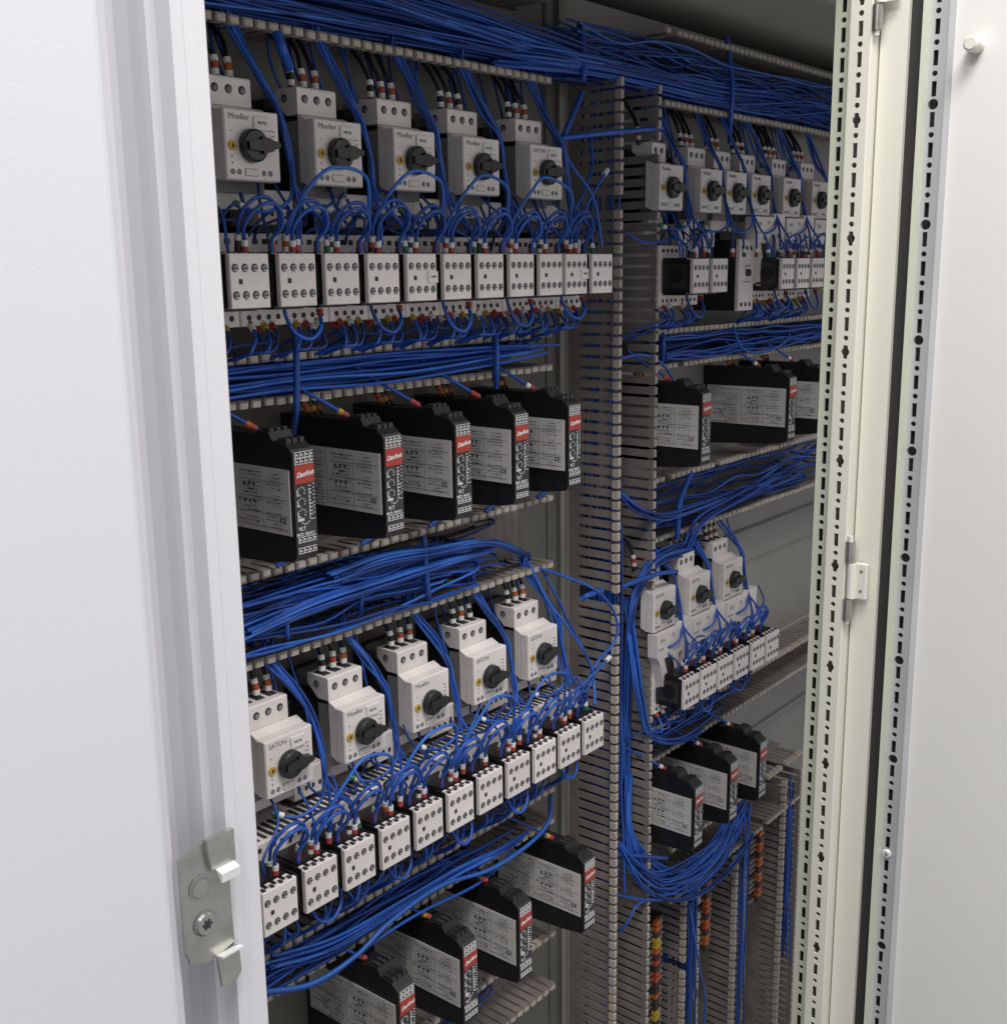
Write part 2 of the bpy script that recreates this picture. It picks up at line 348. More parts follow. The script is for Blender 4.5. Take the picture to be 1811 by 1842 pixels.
# ================================================================== soft starter
def make_soft():
    e=empty('soft_starter')   # origin: x=left of front, z = 0 at front top
    b=MB(); prof=[(.7865,.0100),(.7015,.0100),(.6985,.0125),(.686,.0125),(.682,.006),(.668,.0045),(.662,0),(.6606,-.003),(.6606,-.080),(.663,-.086),(.690,-.090),(.7865,-.096)]
    b.prism(prof,0,.0215,'black','X'); b.build('housing',e)
    b=MB(); b.prism([(.6605,-.0015),(.6598,-.004),(.6598,-.0795),(.6605,-.082),(.6622,-.0855),(.6622,.0005)],.0004,.0211,'charcoal','X'); b.build('front_cover',e)
    b=MB()
    for i in range(3):
        x=.002+i*.0066; b.box(x,x+.0045,.668,.678,.0046,.0082,'charcoal'); b.box(x+.001,x+.0035,.670,.676,.0082,.0086,'black'); b.box(x+.0004,x+.0042,.6865,.696,.0126,.0148,'charcoal')
    b.build('top_terminals',e)
    # logo plate
    g=empty('logo_plate',(.0107,.6597,-.0185)); g.parent=e
    MB().box(-.0096,.0096,-.0006,0,-.0072,.0072,'red').build('red_plate',g)
    text('Danfoss',.0053,'white',g,(0,-.0008,0),(math.pi/2,-.10,0),shear=.45,bold=.00012)
    # front printing
    b=MB(); r=random.Random(3); y0,y1=.6592,.6597
    def bx(x0,x1,z0,z1,k='printwhite'): b.box(x0,x1,y0,y1,z0,z1,k)
    for zz in(-.0035,-.0085,-.0690,-.0775):
        bx(.0015,.0200,zz+.0018,zz+.0022); bx(.0015,.0200,zz-.0024,zz-.0020)
        for i in range(4):
            x=.0020+i*.0048; bx(x,x+.0007,zz-.002,zz+.0018); bx(x+.0012,x+.0032,zz-.0008,zz+.0004)
    for zz,s in((-.0315,1),(-.040,-1),(-.0485,1)):
        for j in range(7):
            a=-2.3+j*.75; x=.0068+.0036*math.sin(a); z=zz+.0030*math.cos(a)
            bx(x-.0005,x+.0005,z-.0004,z+.0004)
        bx(.0022,.0030,zz-.0030,zz+.0016); bx(.0022,.0055,zz-.0034,zz-.0029)
    for i in range(9):
        z=-.0285-i*.0028; w=r.uniform(.0015,.0042); bx(.0140,.0140+w,z,z+.0007); bx(.0188-r.uniform(0,.001),.0198,z+.001,z+.0016)
    bx(.0142,.0148,-.054,-.030); bx(.0150,.0195,-.0545,-.0540); bx(.0022,.0085,-.0545,-.0525); 
    for i in range(4): bx(.0060+i*.0022,.0072+i*.0022,-.0583+abs(i-1.5)*.0012,-.0573+abs(i-1.5)*.0012)
    b.build('front_printing',e)
    text('VLT',.0042,'printwhite',e,(.0062,.6593,-.0607),bold=.00012); text('MCD 100-011',.0031,'printwhite',e,(.0095,.6593,-.0650),bold=.0001)
    # side label
    s=empty('side_label',(-.0002,.664,-.0150)); s.parent=e
    MB().box(-.0008,0,0,.1165,-.0510,0,'label').build('plate',s)
    b=MB(); r=random.Random(8)
    def ln(y0,y1,z,h=.0005,k='ink'): b.box(-.00105,-.0008,y0,y1,z-h,z,k)
    for y0,w,n in((.008,.022,16),(.034,.030,15),(.068,.042,17)):
        for i in range(n):
            z=-.004-i*.0028
            if r.random()<.12: continue
            y=y0+r.uniform(0,.004); end=y0+w*r.uniform(.45,1)
            while y<end:
                l=r.uniform(.0012,.0045); ln(y,min(y+l,end),z,r.choice((.0005,.0007,.0011)),r.choice(('ink','inkgrey','inkgrey'))); y+=l+r.uniform(.0006,.0016)
    for z in(-.0105,-.0235,-.036,-.0465): ln(.003,.060,z,.0003,'inkgrey'); ln(.066,.112,z-.002,.0003,'inkgrey')
    for y in(.0315,.064): b.box(-.00105,-.0008,y,y+.0003,-.048,-.003,'inkgrey')
    for z in(-.013,-.027):
        for y in(.040,.046,.052): ln(y,y+.0022,z,.0022,'ink'); b.box(-.00105,-.0008,y+.001,y+.0014,z-.006,z,'inkgrey')
    b.build('printed_text',s)
    text('CE',.0060,'ink',s,(-.00105,.0085,-.0400),(math.pi/2,0,-math.pi/2))
    return e
sfp=make_soft(); sfirst=[1]
def soft(lab,x,z):
    if sfirst: o=sfp; sfirst.clear()
    else: o=copy_tree(sfp)
    o.location=(x,0,z); tag(o,lab,'soft starter','black soft starters with grey side labels')
    return o
# ------------------------------------------------------------------ placements
A_ST=[.5492,.6361,.7245,.8132,.9120]; B_ST=[.552,.6392,.7259,.8138,.9012]
R_ST=[1.1479,1.240,1.3032,1.3696,1.460,1.5486]; RB_ST=[1.1483,1.2349,1.3241]
A_C=[.5185+.045*i for i in range(9)]+[.9199,.9646]; B_C=[.5128+.044*i for i in range(11)]
R_C=[1.1640,1.2085,1.3882,1.4344,1.4797,1.5250]; RB_C=[1.1637,1.2072,1.2505,1.2945,1.3409,1.384]
rows=[]
def row(sts,z,desc,brands,tags):
    for i,x in enumerate(sts):
        starter(f'grey motor starter with black knob, {ORD[i]} in the {desc}',x,z,brands[i],tags[i])
row(A_ST,.1169,'upper left row','MMMME',[1,1,1,1,1])
row(B_ST,-.3756,'lower left row','EMMEE',[1,1,0,0,0])
row(R_ST,.1130,'upper right row','MMMMMM',[0]*6)
row(RB_ST,-.3875,'lower right row','EEE',[0]*3)
ctags=[]
for C_,z,desc,tg in((A_C,.0130,'upper left row',{4:1,9:2}),(B_C,-.4796,'lower left row',{}),(R_C,.0080,'upper right row',{}),(RB_C,-.4945,'lower right row',{})):
    for i,x in enumerate(C_):
        o,t=contactor(f'eight-screw contactor with black sides, {ORD[i]} in the {desc}',x,z,'eight-screw contactors in rows',tg.get(i,False))
        if t: t.parent=o
for X_,z,desc in(([.5575,.6538,.741,.824,.9087],-.1318,'upper left row'),([.6479,.7355,.8222,.9366],-.6353,'bottom left row'),([1.1722,1.4002,1.502],-.1443,'upper right row'),([1.176,1.2683,1.3522],-.6388,'lower right row')):
    for i,x in enumerate(X_): soft(f'black soft starter with red logo, {ORD[i]} in the {desc}',x,z)
# DIN rails
def rail(lab,x0,x1,z):
    b=MB(); b.box(x0,x1,.7795,.7868,z-.0135,z+.0135,'zinc'); b.box(x0,x1,.7782,.7795,z+.0135,z+.0175,'zinc'); b.box(x0,x1,.7782,.7795,z-.0175,z-.0135,'zinc'); b.box(x0,x1,.7795,.7868,z-.0175,z-.0137,'zinc')
    o=b.build('mounting_rail'); tag(o,lab,'mounting rail','zinc rails the devices clip on')
rail('zinc rail behind the upper left starters',.50,1.0,.093); rail('zinc rail behind the lower left starters',.50,1.0,-.3996)
rail('zinc rail behind the upper right starters',1.19,1.66,.090); rail('zinc rail behind the lower right starters',1.19,1.42,-.41)
# auxiliary connector boxes under/between starters
cb=None
def conn(lab,x,z,w=.036):
    b=MB(); b.box(x,x+w,.735,.770,z-.027,z,'device',.001); 
    for i in range(4): b.box(x+.004+i*.008,x+.007+i*.008,.7345,.735,z-.020,z-.016,'hole')
    for i in range(5): b.box(x+.003+i*.0062,x+.006+i*.0062,.744,.766,z,z+.0012,'ink')
    b.box(x+.002,x+w-.002,.742,.7865,z-.036,z-.0272,'black')
    o=b.build('connector_block'); tag(o,lab,'connector block','light connector blocks between starters and contactors')
for i,x in enumerate([.512,.600,.688,.776,.866,.960]): conn(f'light connector block behind wire arches, {ORD[i]} in the upper left',x,.063)
for i,x in enumerate([.512,.604,.692,.779,.868,.953]): conn(f'light connector block behind wire arches, {ORD[i]} in the lower left',x,-.4295)
for i,x in enumerate([1.161,1.237,1.300]): conn(f'light connector block under the upper right starters, {ORD[i]} from the left',x,.050,.028)
# link modules (right rows)
lk=None
def link(lab,x,z):
    e=empty('link_module',(x,.70,z)); tag(e,lab,'link module','white sloped link modules joining starters to contactors')
    b=MB(); b.prism([(-.001,-.001),(.052,-.001),(.054,.004),(.083,.0035),(.083,-.030),(.090,-.060),(.064,-.060),(.060,-.033),(.050,-.036),(.056,-.075),(.052,-.088),(.034,-.097),(.020,-.090),(.007,-.040),(0,-.030)],0,.014,'device','Y')
    b.box(.017,.080,.014,.060,-.060,-.004,'device'); b.build('cover',e)
    MB().prism([(.016,-.034),(.034,-.034),(.043,-.064),(.027,-.062)],-.0006,0,'charcoal','Y').build('window',e)
    b=MB()
    for xx,zz in((.007,-.012),(.011,-.012),(.034,-.010),(.038,-.010),(.015,-.012)): b.box(xx,xx+.0014,-.0004,0,zz,zz+.0045,'inkgrey')
    for xx in(.003,.0075,.012): b.box(xx,xx+.0018,-.0004,0,-.022,-.019,'inkgrey')
    b.build('printed_mark',e)
for i,x in enumerate(RB_ST): link(f'white sloped link module, {ORD[i]} under the lower right starters',x,-.4390)
for i,x in enumerate(R_ST[3:]): link(f'white sloped link module, {ORD[i]} under the upper right starters',x,.0615)
# tall relay
e=empty('timer_relay',(1.3440,.70,.0325)); tag(e,'tall narrow light grey relay standing left of the dark contactor side, upper right','relay')
MB().box(0,.040,.008,.013,-.090,0,'device',.0012).box(.0006,.0394,.0131,.086,-.0895,-.0005,'black').build('housing',e)
b=MB()
for i in range(3):
    for z in(-.011,-.082): b.cyl((.008+i*.0115,.008,z),(0,-1,0),.0030,.0004,'hole',12)
b.build('terminal_screws',e)
b=MB(); b.cyl((.022,.008,-.042),(0,-1,0),.0045,.004,'charcoal',16); b.box(.016,.03,.0074,.008,-.034,-.0325,'inkgrey'); b.box(.012,.03,.0074,.008,-.054,-.0528,'inkgrey'); b.build('dial',e)
MB().box(.040,.046,.014,.086,-.075,-.022,'device').build('side_flange',e)
# ================================================================== terminal strips (bottom right)
CN=dict(hole='plain dark')
def term_strip(x,z0,n,pitch,cols,desc):
    src=None
    for i in range(n):
        z=z0-i*pitch; c=cols[i%len(cols)]
        e=empty('terminal_block',(x,0,z))
        b=MB(); b.prism([(.7865,-.0022),(.742,-.0022),(.736,-.0015),(.736,.0015),(.742,.0022),(.7865,.0022)],-.022,.022,'terminal_grey' if i%4 else 'charcoal','X'); b.build('housing',e)
        b=MB(); b.box(-.005,.005,.7295,.7362,-.0032,.0036,c); b.box(.007,.012,.732,.737,-.0018,.0018,c if i%3 else 'terminal_grey'); b.build('jumper_plug',e)
        tag(e,f'{CN.get(c,c)} terminal block, number {i+1} from the top of the {desc} strip',{'hole':'terminal'}.get(c,'terminal'),f'terminal blocks of the {desc} strip')
term_strip(1.2105,-.868,26,.0085,['orange','orange','hole','yellow','yellow','orange','hole','brick','hole','red','brick','hole','hole','orange','hole','hole','yellow','yellow','hole','yellow','hole','hole','yellow','red'],'first')
term_strip(1.3465,-.872,13,.0085,['brick','orange','hole','orange','orange','brick','hole','orange','brick','hole','orange','orange','hole'],'second')
term_strip(1.511,-.862,14,.0085,['orange','hole','orange','brick','hole','orange','orange','hole','orange','orange','hole','brick','orange','hole'],'third')
# ================================================================== wires
def wire(lab,pts,r=.00145,k='wire',group=None,sleeves=(),name='wire',cat='wire',sub=7,n=6,kind=None):
    n=6 if r>.0013 else 5
    o=empty(name,pts[0]) if sleeves else None
    b=MB(); P0=Vector(pts[0])
    b.tube([Vector(p)-P0 for p in pts],r,k,n,sub)
    if o is None:
        o=b.build(name,None,P0)
    else:
        b.build('insulation',o)
        path=smooth_path([Vector(p)-P0 for p in pts],12)
        for end,cols in sleeves:
            pp=path if end==0 else path[::-1]
            # walk along
            d=.001; seg=.0048
            cum=[0]
            for i in range(1,len(pp)): cum.append(cum[-1]+(pp[i]-pp[i-1]).length)
            def pt(s):
                for i in range(1,len(pp)):
                    if cum[i]>=s: 
                        t=(s-cum[i-1])/max(1e-9,cum[i]-cum[i-1]); return pp[i-1].lerp(pp[i],t)
                return pp[-1]
            for c in cols:
                a=pt(d); bb=pt(d+seg-.0003); ax=(bb-a)
                if c and ax.length>1e-6: MB().cyl(a,ax,r+.0012,ax.length,c,10).build('marker_sleeve',o)
                d+=seg
    tag(o,lab,cat,group,kind); return o
J=lambda s:R.uniform(-s,s)
# --- starters: three supply wires + one signal wire on top
SL=[['white','black','white'],['white','brick','white'],['white','orange','white'],['white','green']]

POLE=['left','middle','right']
def supply(sts,zt,ztop,desc,seedcols=0):
    for i,x in enumerate(sts):
        for j in range(3):
            px=x+.0082+j*.0128; z=zt+.0262
            cols=[['charcoal'],['charcoal'],['charcoal']][j]+SL[(j+ (0 if (i+j)%5 else 1))%3]
            wire(f'black supply wire on the {POLE[j]} pole of the {ORD[i]} starter, {desc}',
                 [(px,.740,z-.004),(px+J(.0005),.740,z+.006),(px+J(.001),.742,z+.016),(px+J(.003),.750,z+.032),(px+J(.006),.765,ztop+.004)],.0019,'wire_black','black supply wires on top of the starters',[(0,cols)],'supply_wire')
        px=x+.0415
        wire(f'thin blue wire at the top corner of the {ORD[i]} starter, {desc}',
             [(px-.002,.752,zt+.022),(px,.752,zt+.031),(px+.001,.756,zt+.045),(px+.004+J(.003),.765,ztop+.006)],.0012,'wire','thin signal wires on top of the starters',[(0,[['white','green'],['orange','white'],['white',None],['yellow','white']][i%4])],'signal_wire')
supply(A_ST,.1169,.188,'upper left row'); supply(B_ST,-.3756,-.314,'lower left row')
supply(R_ST,.1130,.188,'upper right row'); supply(RB_ST,-.3875,-.330,'lower right row')
# --- arches between neighbouring contactors
def arches(cs,zt,desc,h=.034,dbl=True,skip=(),wob=.004):
    for i in range(len(cs)-1):
        if i in skip: continue
        a=cs[i]+.0225; b=cs[i+1]+.0085
        if b-a>.05: continue
        mid=(a+b)/2; hh=h+J(.003)
        for k in range(2 if dbl else 1):
            y=.688-.0035*k; bulge=.0028+J(.0015); rx=(b-a)/2+bulge-.0012*k; H=hh-.0045*k; rz=min(rx*1.05,H*.62); lean=J(.0025)
            pts=[Vector((a+.0030*k,y,zt-.001)),Vector((a+.0026*k,y-.001,zt+.010))]
            for t in (175,145,115,90,65,35,5):
                t=math.radians(t); pts.append(Vector((mid+lean*math.sin(t)+rx*math.cos(t),y-.006-.008*math.sin(t),zt+H-rz+rz*math.sin(t))))
            pts+=[Vector((b-.0026*k,y-.001,zt+.010)),Vector((b-.0030*k,y,zt-.001))]
            wire(f'{"inner" if k else "outer"} blue arch between the {ORD[i]} and {ORD[i+1]} contactors, {desc}',pts,
                 .0016,'wire','blue arches from contactor to contactor',[(0,['charcoal' if (i+k)%3==0 else 'white','brick' if (i+k)%2 else 'charcoal','white']),(1,['white' if k else 'brick','charcoal' if i%2 else 'brick','white'])] if k==0 else [(0,['red','white'])],'jumper_wire',sub=4)
arches(A_C,.0135,'upper left row',.039)
arches(B_C,-.4790,'lower left row',.043)
arches(RB_C,-.4940,'lower right row',.040)
arches(R_C[:2],.008,'upper right row',.030,dbl=False); arches(R_C[2:],.008,'upper right row, far group',.030,dbl=False)
# --- U loops underneath
def uloops(cs,zb,desc,pairs):
    for i in pairs:
        if i+1>=len(cs): continue
        a=cs[i]+.020+J(.002); b=cs[i+1]+.008+J(.002); dep=.026+J(.003)
        wire(f'blue U loop hanging under the {ORD[i]} and {ORD[i+1]} contactors, {desc}',
             [(a,.690,zb+.003),(a,.688,zb-.008),(a+.004,.682,zb-dep*.85),((a+b)/2,.680,zb-dep-.001),(b-.004,.683,zb-dep*.75),(b+.002,.690,zb-.008),(b+.003,.692,zb+.002)],.0016,'wire','blue U loops under the contactors',[(1,['white','brick'])],'jumper_wire')
uloops(A_C,-.0258,'upper left row',(1,3,5,7,9)); uloops(B_C,-.518,'lower left row',(1,3,5,7,9))
uloops(RB_C,-.533,'lower right row',(1,3)); uloops(R_C,-.031,'upper right row',(0,2,4))
# --- wires from contactor undersides into the duct below
def drops(cs,zb,zd,desc,n=3):
    for i,x in enumerate(cs):
        for j in range(n):
            px=x+.004+j*.011+J(.002); tx=px-.012-.012*j+J(.010); 
            wire(f'blue wire under the {ORD[i]} contactor, {["left","middle","right"][j]} terminal, {desc}',
                 [(px,.716,zb+.004),(px-.001,.705,zb-.008),(px-.007+J(.004),.700,zb-.020),((px+tx)/2-.004,.712+J(.006),(zb+zd)/2-.004),(tx,.745,zd)],.0014,['wire','wire','wire_deep'][j],'blue wires dropping from the contactors into the duct',[(0,[['white','brick'],['orange','white'],['white','yellow']][(i+j)%3])],'wire')
drops(A_C,-.040,-.075,'upper left row'); drops(B_C,-.533,-.588,'lower left row',2)
drops(R_C,-.045,-.083,'upper right row',2); drops(RB_C,-.548,-.587,'lower right row',2)
# --- bundles coming down between starters
def falls(sts,zt,ztop,desc,nw=5,w=.051,off=0):
    for i,x in enumerate(sts):
        gx=x+w+off
        for j in range(nw):
            s=j/(nw-1)
            x0=gx-.022+.010*s+J(.003); y0=.742+J(.008)
            p=[(x0,y0,ztop+.012),(x0+.001,.735,ztop-.006),(gx-.006+.005*s,.722+J(.004),zt+.028+J(.003)),(gx+.004+.004*s,.712+J(.003),zt+.004),(gx+.0085+.0022*s+J(.001),.708+J(.002),zt-.025),(gx+.009-.0015*s+J(.001),.702+J(.003),zt-.050)]
            if j%3==0: p+=[(gx-.004,.696,zt-.066),(gx-.026,.700,zt-.073),(gx-.043,.712,zt-.066)]
            elif j%3==1: p+=[(gx+.0055,.694,zt-.070),(gx-.002+.006*s,.690,zt-.086),(gx-.004+.004*s,.688,zt-.1035)]
            else: p+=[(gx+.014,.694,zt-.066),(gx+.026,.690,zt-.080),(gx+.030+J(.003),.688,zt-.1035)]
            wire(f'blue wire, {ORD[j]} in the bundle beside the {ORD[i]} starter, {desc}',p,.0014,['wire','wire_deep','wire','wire_light','wire'][j%5],'blue wires falling beside the starters',[(1,['brick','white'] if j%2 else ['green','white'])] if j<3 else (),'wire')
falls(A_ST,.1169,.188,'upper left row',6); falls(B_ST,-.3756,-.314,'lower left row',7)
falls(R_ST,.1130,.188,'upper right row',4); falls(RB_ST,-.3875,-.330,'lower right row',5)
# larger arches sweeping over the starter feet
for nm,sts,zt in(('upper left row',A_ST,.1169),('lower left row',B_ST,-.3756)):
    for i,x in enumerate(sts[:-1] if nm[0]=='u' else sts[:-1]):
        a=x+.058; b=sts[i+1]+.028
        wire(f'high blue arch right of the {ORD[i]} starter foot, {nm}',
             [(a-.022,.690,zt-.094),(a-.012,.684,zt-.070),(a+.004,.678,zt-.048),(a+.024,.676,zt-.036+J(.003)),(b,.680,zt-.044),(b+.009,.686,zt-.066),(b+.012,.690,zt-.094)],.00155,'wire_light','high blue arches in front of the starters',(),'jumper_wire')
def clutter(cs,zt,ztop,zb,zd,desc,n=3):
    up=MB(); dn_=MB()
    for i,x in enumerate(cs):
        for j in range(n):
            sx=x+R.uniform(0,.045); ex=x+R.uniform(.002,.034)
            up.tube([(sx,.762,ztop+.006),(sx+J(.008),.752,ztop-.03),(sx+.012+J(.012),.735,zt+.075+J(.01)),(sx+J(.02),.716,zt+.045+J(.01)),((sx+ex)/2+J(.015),.700,zt+.028+J(.006)),(ex,.692,zt+.014),(ex,.690,zt-.001)],.00125,R.choice(('wire','wire_deep','wire_light')),5,5)
        for j in range(1 if n<2 else 2):
            a=x+R.uniform(0,.03); b_=a+R.uniform(.02,.06); h=R.uniform(.02,.06); yy=R.uniform(.700,.728)
            up.tube([(a,yy+.008,zt+.004),(a-.002,yy,zt+.018),((a+b_)/2,yy-.002,zt+.010+h*.5+J(.006)),(b_,yy,zt+.024),(b_+.004,yy+.012,zt+.045)],.00125,R.choice(('wire','wire_deep')),5,5)
        for j in range(n+1):
            sx=x+R.uniform(0,.040); ex=sx+R.uniform(-.06,.03); c=R.choice(('red','brick','white','yellow'))
            p=[Vector(q) for q in((sx,.722,zb-.002),(sx-.001,.712,zb-.012),((sx+ex)/2+J(.01),.714+J(.01),(zb+zd)/2+J(.006)),(ex,.735,zd+.006),(ex-.01,.752,zd-.008))]
            dn_.tube(p,.00125,R.choice(('wire','wire_deep','wire_deep')),5,5); dn_.cyl(p[0]+Vector((0,0,.001)),(p[1]-p[0]),.0024,.006,c,8)
    tag(up.build('wire_tangle'),f'thin blue wires tangled above and behind the arches, {desc}','wires',None,'stuff')
    tag(dn_.build('wire_tangle'),f'thin blue wires tangled under the contactors, {desc}','wires',None,'stuff')
clutter(A_C,.0130,.188,-.041,-.070,'upper left row',2); clutter(B_C,-.4796,-.314,-.534,-.584,'lower left row',1)
clutter(R_C,.008,.188,-.046,-.0795,'upper right row'); clutter(RB_C,-.4945,-.330,-.549,-.583,'lower right row',1)
# --- duct fills
def fill(lab,x0,x1,z0,z1,n,seed,ymin=.735,ymax=.775,wav=.004,r=.00145,cols=('wire','wire','wire_deep','wire_light'),conv=None,step=.05):
    rr=random.Random(seed); b=MB()
    for i in range(n):
        z=rr.uniform(z0,z1); y=ymin+(ymax-ymin)*rr.random()**1.3; xa=x0-rr.uniform(0,.02); xb=x1-rr.uniform(0,.12 if not conv else .05)
        pts=[]; x=xa
        while x<xb:
            z+=rr.uniform(-wav,wav); z=min(max(z,z0),z1); y+=rr.uniform(-.004,.004); y=min(max(y,ymin-.004),ymax)
            s=0 if not conv or x<conv[0] else min(1,(x-conv[0])/(x1-conv[0]))
            pts.append((x,y,z+(conv[1]-z)*s*.8 if conv else z)); x+=step*rr.uniform(.8,1.2)
        if rr.random()<.5 and len(pts)>3: pts.append((pts[-1][0]+.02,.775,pts[-1][2]))
        if len(pts)>1: b.tube(pts,r*rr.uniform(.9,1.1),rr.choice(cols),6,4)
    o=b.build('wire_bundle'); tag(o,lab,'wires',None,'stuff')
fill('dense blue wires packed in the top left duct',.42,1.13,.192,.256,110,1,.722,.775,.003,r=.0013,conv=(.62,.203),cols=('wire','wire_deep','wire_deep','wire_light'))
fill('blue wires laid in the narrow upper left duct',.42,.985,-.0975,-.0725,34,2,.722,.765,.002,conv=(.80,-.080))
fill('blue wires waving along the wide middle left duct',.42,.93,-.309,-.262,42,3,.722,.770,.009,conv=None,step=.06)
fill('blue wires in the narrow lower left duct',.42,.90,-.614,-.588,22,4,.722,.765,.005)
fill('dark wires behind the blue ones in the middle left duct',.42,.96,-.305,-.250,14,14,.765,.782,.006,cols=('wire_black','wire_deep'))
fill('few blue wires in the lowest left duct',.42,.95,-.825,-.80,8,15,.755,.78,.006)
fill('tangled blue wires in the top right duct',1.02,1.95,.192,.246,60,5,.722,.775,.014,r=.00125,step=.085,cols=('wire','wire_deep','wire_deep','wire_light'))
fill('blue wires in the narrow upper right duct',1.20,1.95,-.112,-.083,24,6,.722,.77,.006)
fill('blue wires sagging in the wide right duct',1.18,1.75,-.322,-.266,26,7,.726,.778,.012,r=.00135,step=.08)
fill('blue wires in the narrow lower right duct',1.18,1.50,-.616,-.590,12,8,.735,.775,.006)
def vfill(lab,x0,x1,za,zb,n,seed,ymin=.725,ymax=.775,wav=.003,r=.00145):
    rr=random.Random(seed); b=MB()
    for i in range(n):
        x=rr.uniform(x0,x1); y=rr.uniform(ymin,ymax); z=za+rr.uniform(-.04,.04); pts=[]
        while z>zb:
            x+=rr.uniform(-wav,wav); x=min(max(x,x0),x1); y+=rr.uniform(-.003,.003); y=min(max(y,ymin),ymax)
            pts.append((x,y,z)); z-=rr.uniform(.05,.09)
        b.tube(pts,r,rr.choice(('wire','wire','wire_deep','wire_light')),6,4)
    tag(b.build('wire_bundle'),lab,'wires',None,'stuff')
vfill('blue wires running down the back of the tall upright duct, upper half',1.092,1.13,.19,-.33,12,1,.740,.78)
vfill('dense blue wires along the left side of the tall upright duct, lower half',1.091,1.118,-.28,-.80,34,2,.718,.775,.002)
vfill('blue wires inside the upright duct beside the first terminal strip',1.284,1.305,-.86,-1.25,10,3,.730,.775)
vfill('blue wires inside the upright duct between the terminal strips',1.435,1.452,-.80,-1.0,8,4,.730,.775)
vfill('blue wires in the far right upright duct',1.596,1.63,-.87,-1.05,7,5,.725,.76)
vfill('few blue wires at the foot of the tall upright duct',1.092,1.15,-.80,-1.25,5,6,.755,.78)
vfill('blue wires spilling beside the first terminal strip duct',1.286,1.308,-.84,-1.28,10,13,.722,.745,.003)
vfill('blue wires filling the duct between the second and third strips',1.436,1.453,-.82,-1.25,10,14,.722,.75,.003)
vfill('blue wires hanging at the far right beside the slotted post',1.60,1.632,-.83,-1.15,9,16,.715,.745,.004)
# --- big sweeping bundles by picture reference, at real depth
def sweep(lab,ctrl,n,spread,r=.00145,seed=0,kind='stuff',cols=('wire','wire','wire_light','wire_deep')):
    rr=random.Random(seed); b=MB()
    for i in range(n):
        ox,oy=rr.uniform(-1,1),rr.uniform(-1,1); pts=[]
        for k,(x,y,Y) in enumerate(ctrl):
            sp=spread[k] if isinstance(spread,(list,tuple)) else spread
            pts.append(at(x+ox*sp*.9+rr.uniform(-1,1),y+oy*sp+rr.uniform(-1,1),Y+rr.uniform(-.006,.006)))
        b.tube(pts,r*rr.uniform(.95,1.1),rr.choice(cols),6,6)
    o=b.build('wire_bundle'); tag(o,lab,'wires',None,kind)
sweep('blue wire bundle curving from the upright duct foot to the bottom right duct',[(1128,1400,.735),(1130,1500,.728),(1165,1575,.722),(1225,1590,.716),(1285,1540,.716),(1310,1490,.722),(1325,1455,.735)],34,[8,9,22,26,22,16,10],seed=1)
sweep('blue wires fanning over the mouth of the bottom right duct',[(1118,1520,.725),(1150,1560,.715),(1190,1585,.712),(1240,1570,.712),(1300,1520,.716),(1345,1445,.728)],14,[6,12,16,18,12,8],seed=2)
sweep('lowest loop of blue wires hanging below the bottom right duct',[(1116,1530,.722),(1150,1590,.712),(1195,1618,.710),(1250,1612,.710),(1300,1575,.712),(1335,1530,.718),(1352,1500,.728)],5,[4,5,4,4,5,4,4],seed=3)
sweep('blue wires dropping into the upright duct from the right wide duct',[(1250,985,.735),(1190,1000,.722),(1155,1040,.720),(1135,1110,.725),(1128,1240,.735),(1126,1400,.74)],22,[14,12,9,7,8,8],seed=4)
sweep('loose blue wires bowing right of the upright duct down to its lower tie',[(1128,1080,.73),(1138,1170,.722),(1150,1260,.718),(1172,1325,.716),(1230,1330,.722),(1290,1290,.74)],7,[7,8,9,7,6,8],seed=5)
sweep('blue wire loops at the left end of the wide right duct',[(1112,885,.728),(1145,915,.716),(1190,930,.712),(1240,915,.714),(1300,895,.722),(1340,880,.74)],12,[5,8,7,9,8,7],seed=6)
sweep('blue wires crossing the wide right duct up to the upper lip',[(1235,985,.728),(1262,935,.716),(1330,895,.720),(1400,850,.73),(1465,800,.745)],8,[7,8,8,8,8],seed=7)
sweep('blue wires flowing from the top left duct to the right duct',[(900,95,.735),(990,105,.722),(1080,120,.720),(1180,140,.720),(1290,165,.725),(1400,180,.735),(1480,210,.74)],26,[22,20,16,16,18,20,20],seed=8)
sweep('upper strands of blue wire in the top left duct sloping down to the right',[(560,-30,.730),(680,-4,.722),(780,30,.720),(880,62,.722),(960,92,.730),(1040,120,.745)],16,[10,12,12,10,9,7],seed=9)
sweep('blue wires arching out of the middle left duct to its right end',[(600,1040,.722),(700,1005,.718),(790,990,.716),(870,975,.717),(920,985,.725),(950,1003,.745)],14,[16,16,12,7,5,4],seed=10)
sweep('blue wires crossing low in the middle left duct',[(440,1140,.722),(560,1085,.716),(700,1040,.716),(800,1010,.718),(880,990,.730)],12,[16,18,14,10,5],seed=11)
sweep('long blue wires sagging in front of the lower left duct',[(485,1735,.722),(600,1700,.716),(720,1630,.712),(820,1570,.712),(900,1530,.716),(960,1490,.74)],10,[16,14,10,9,6,6],seed=12)
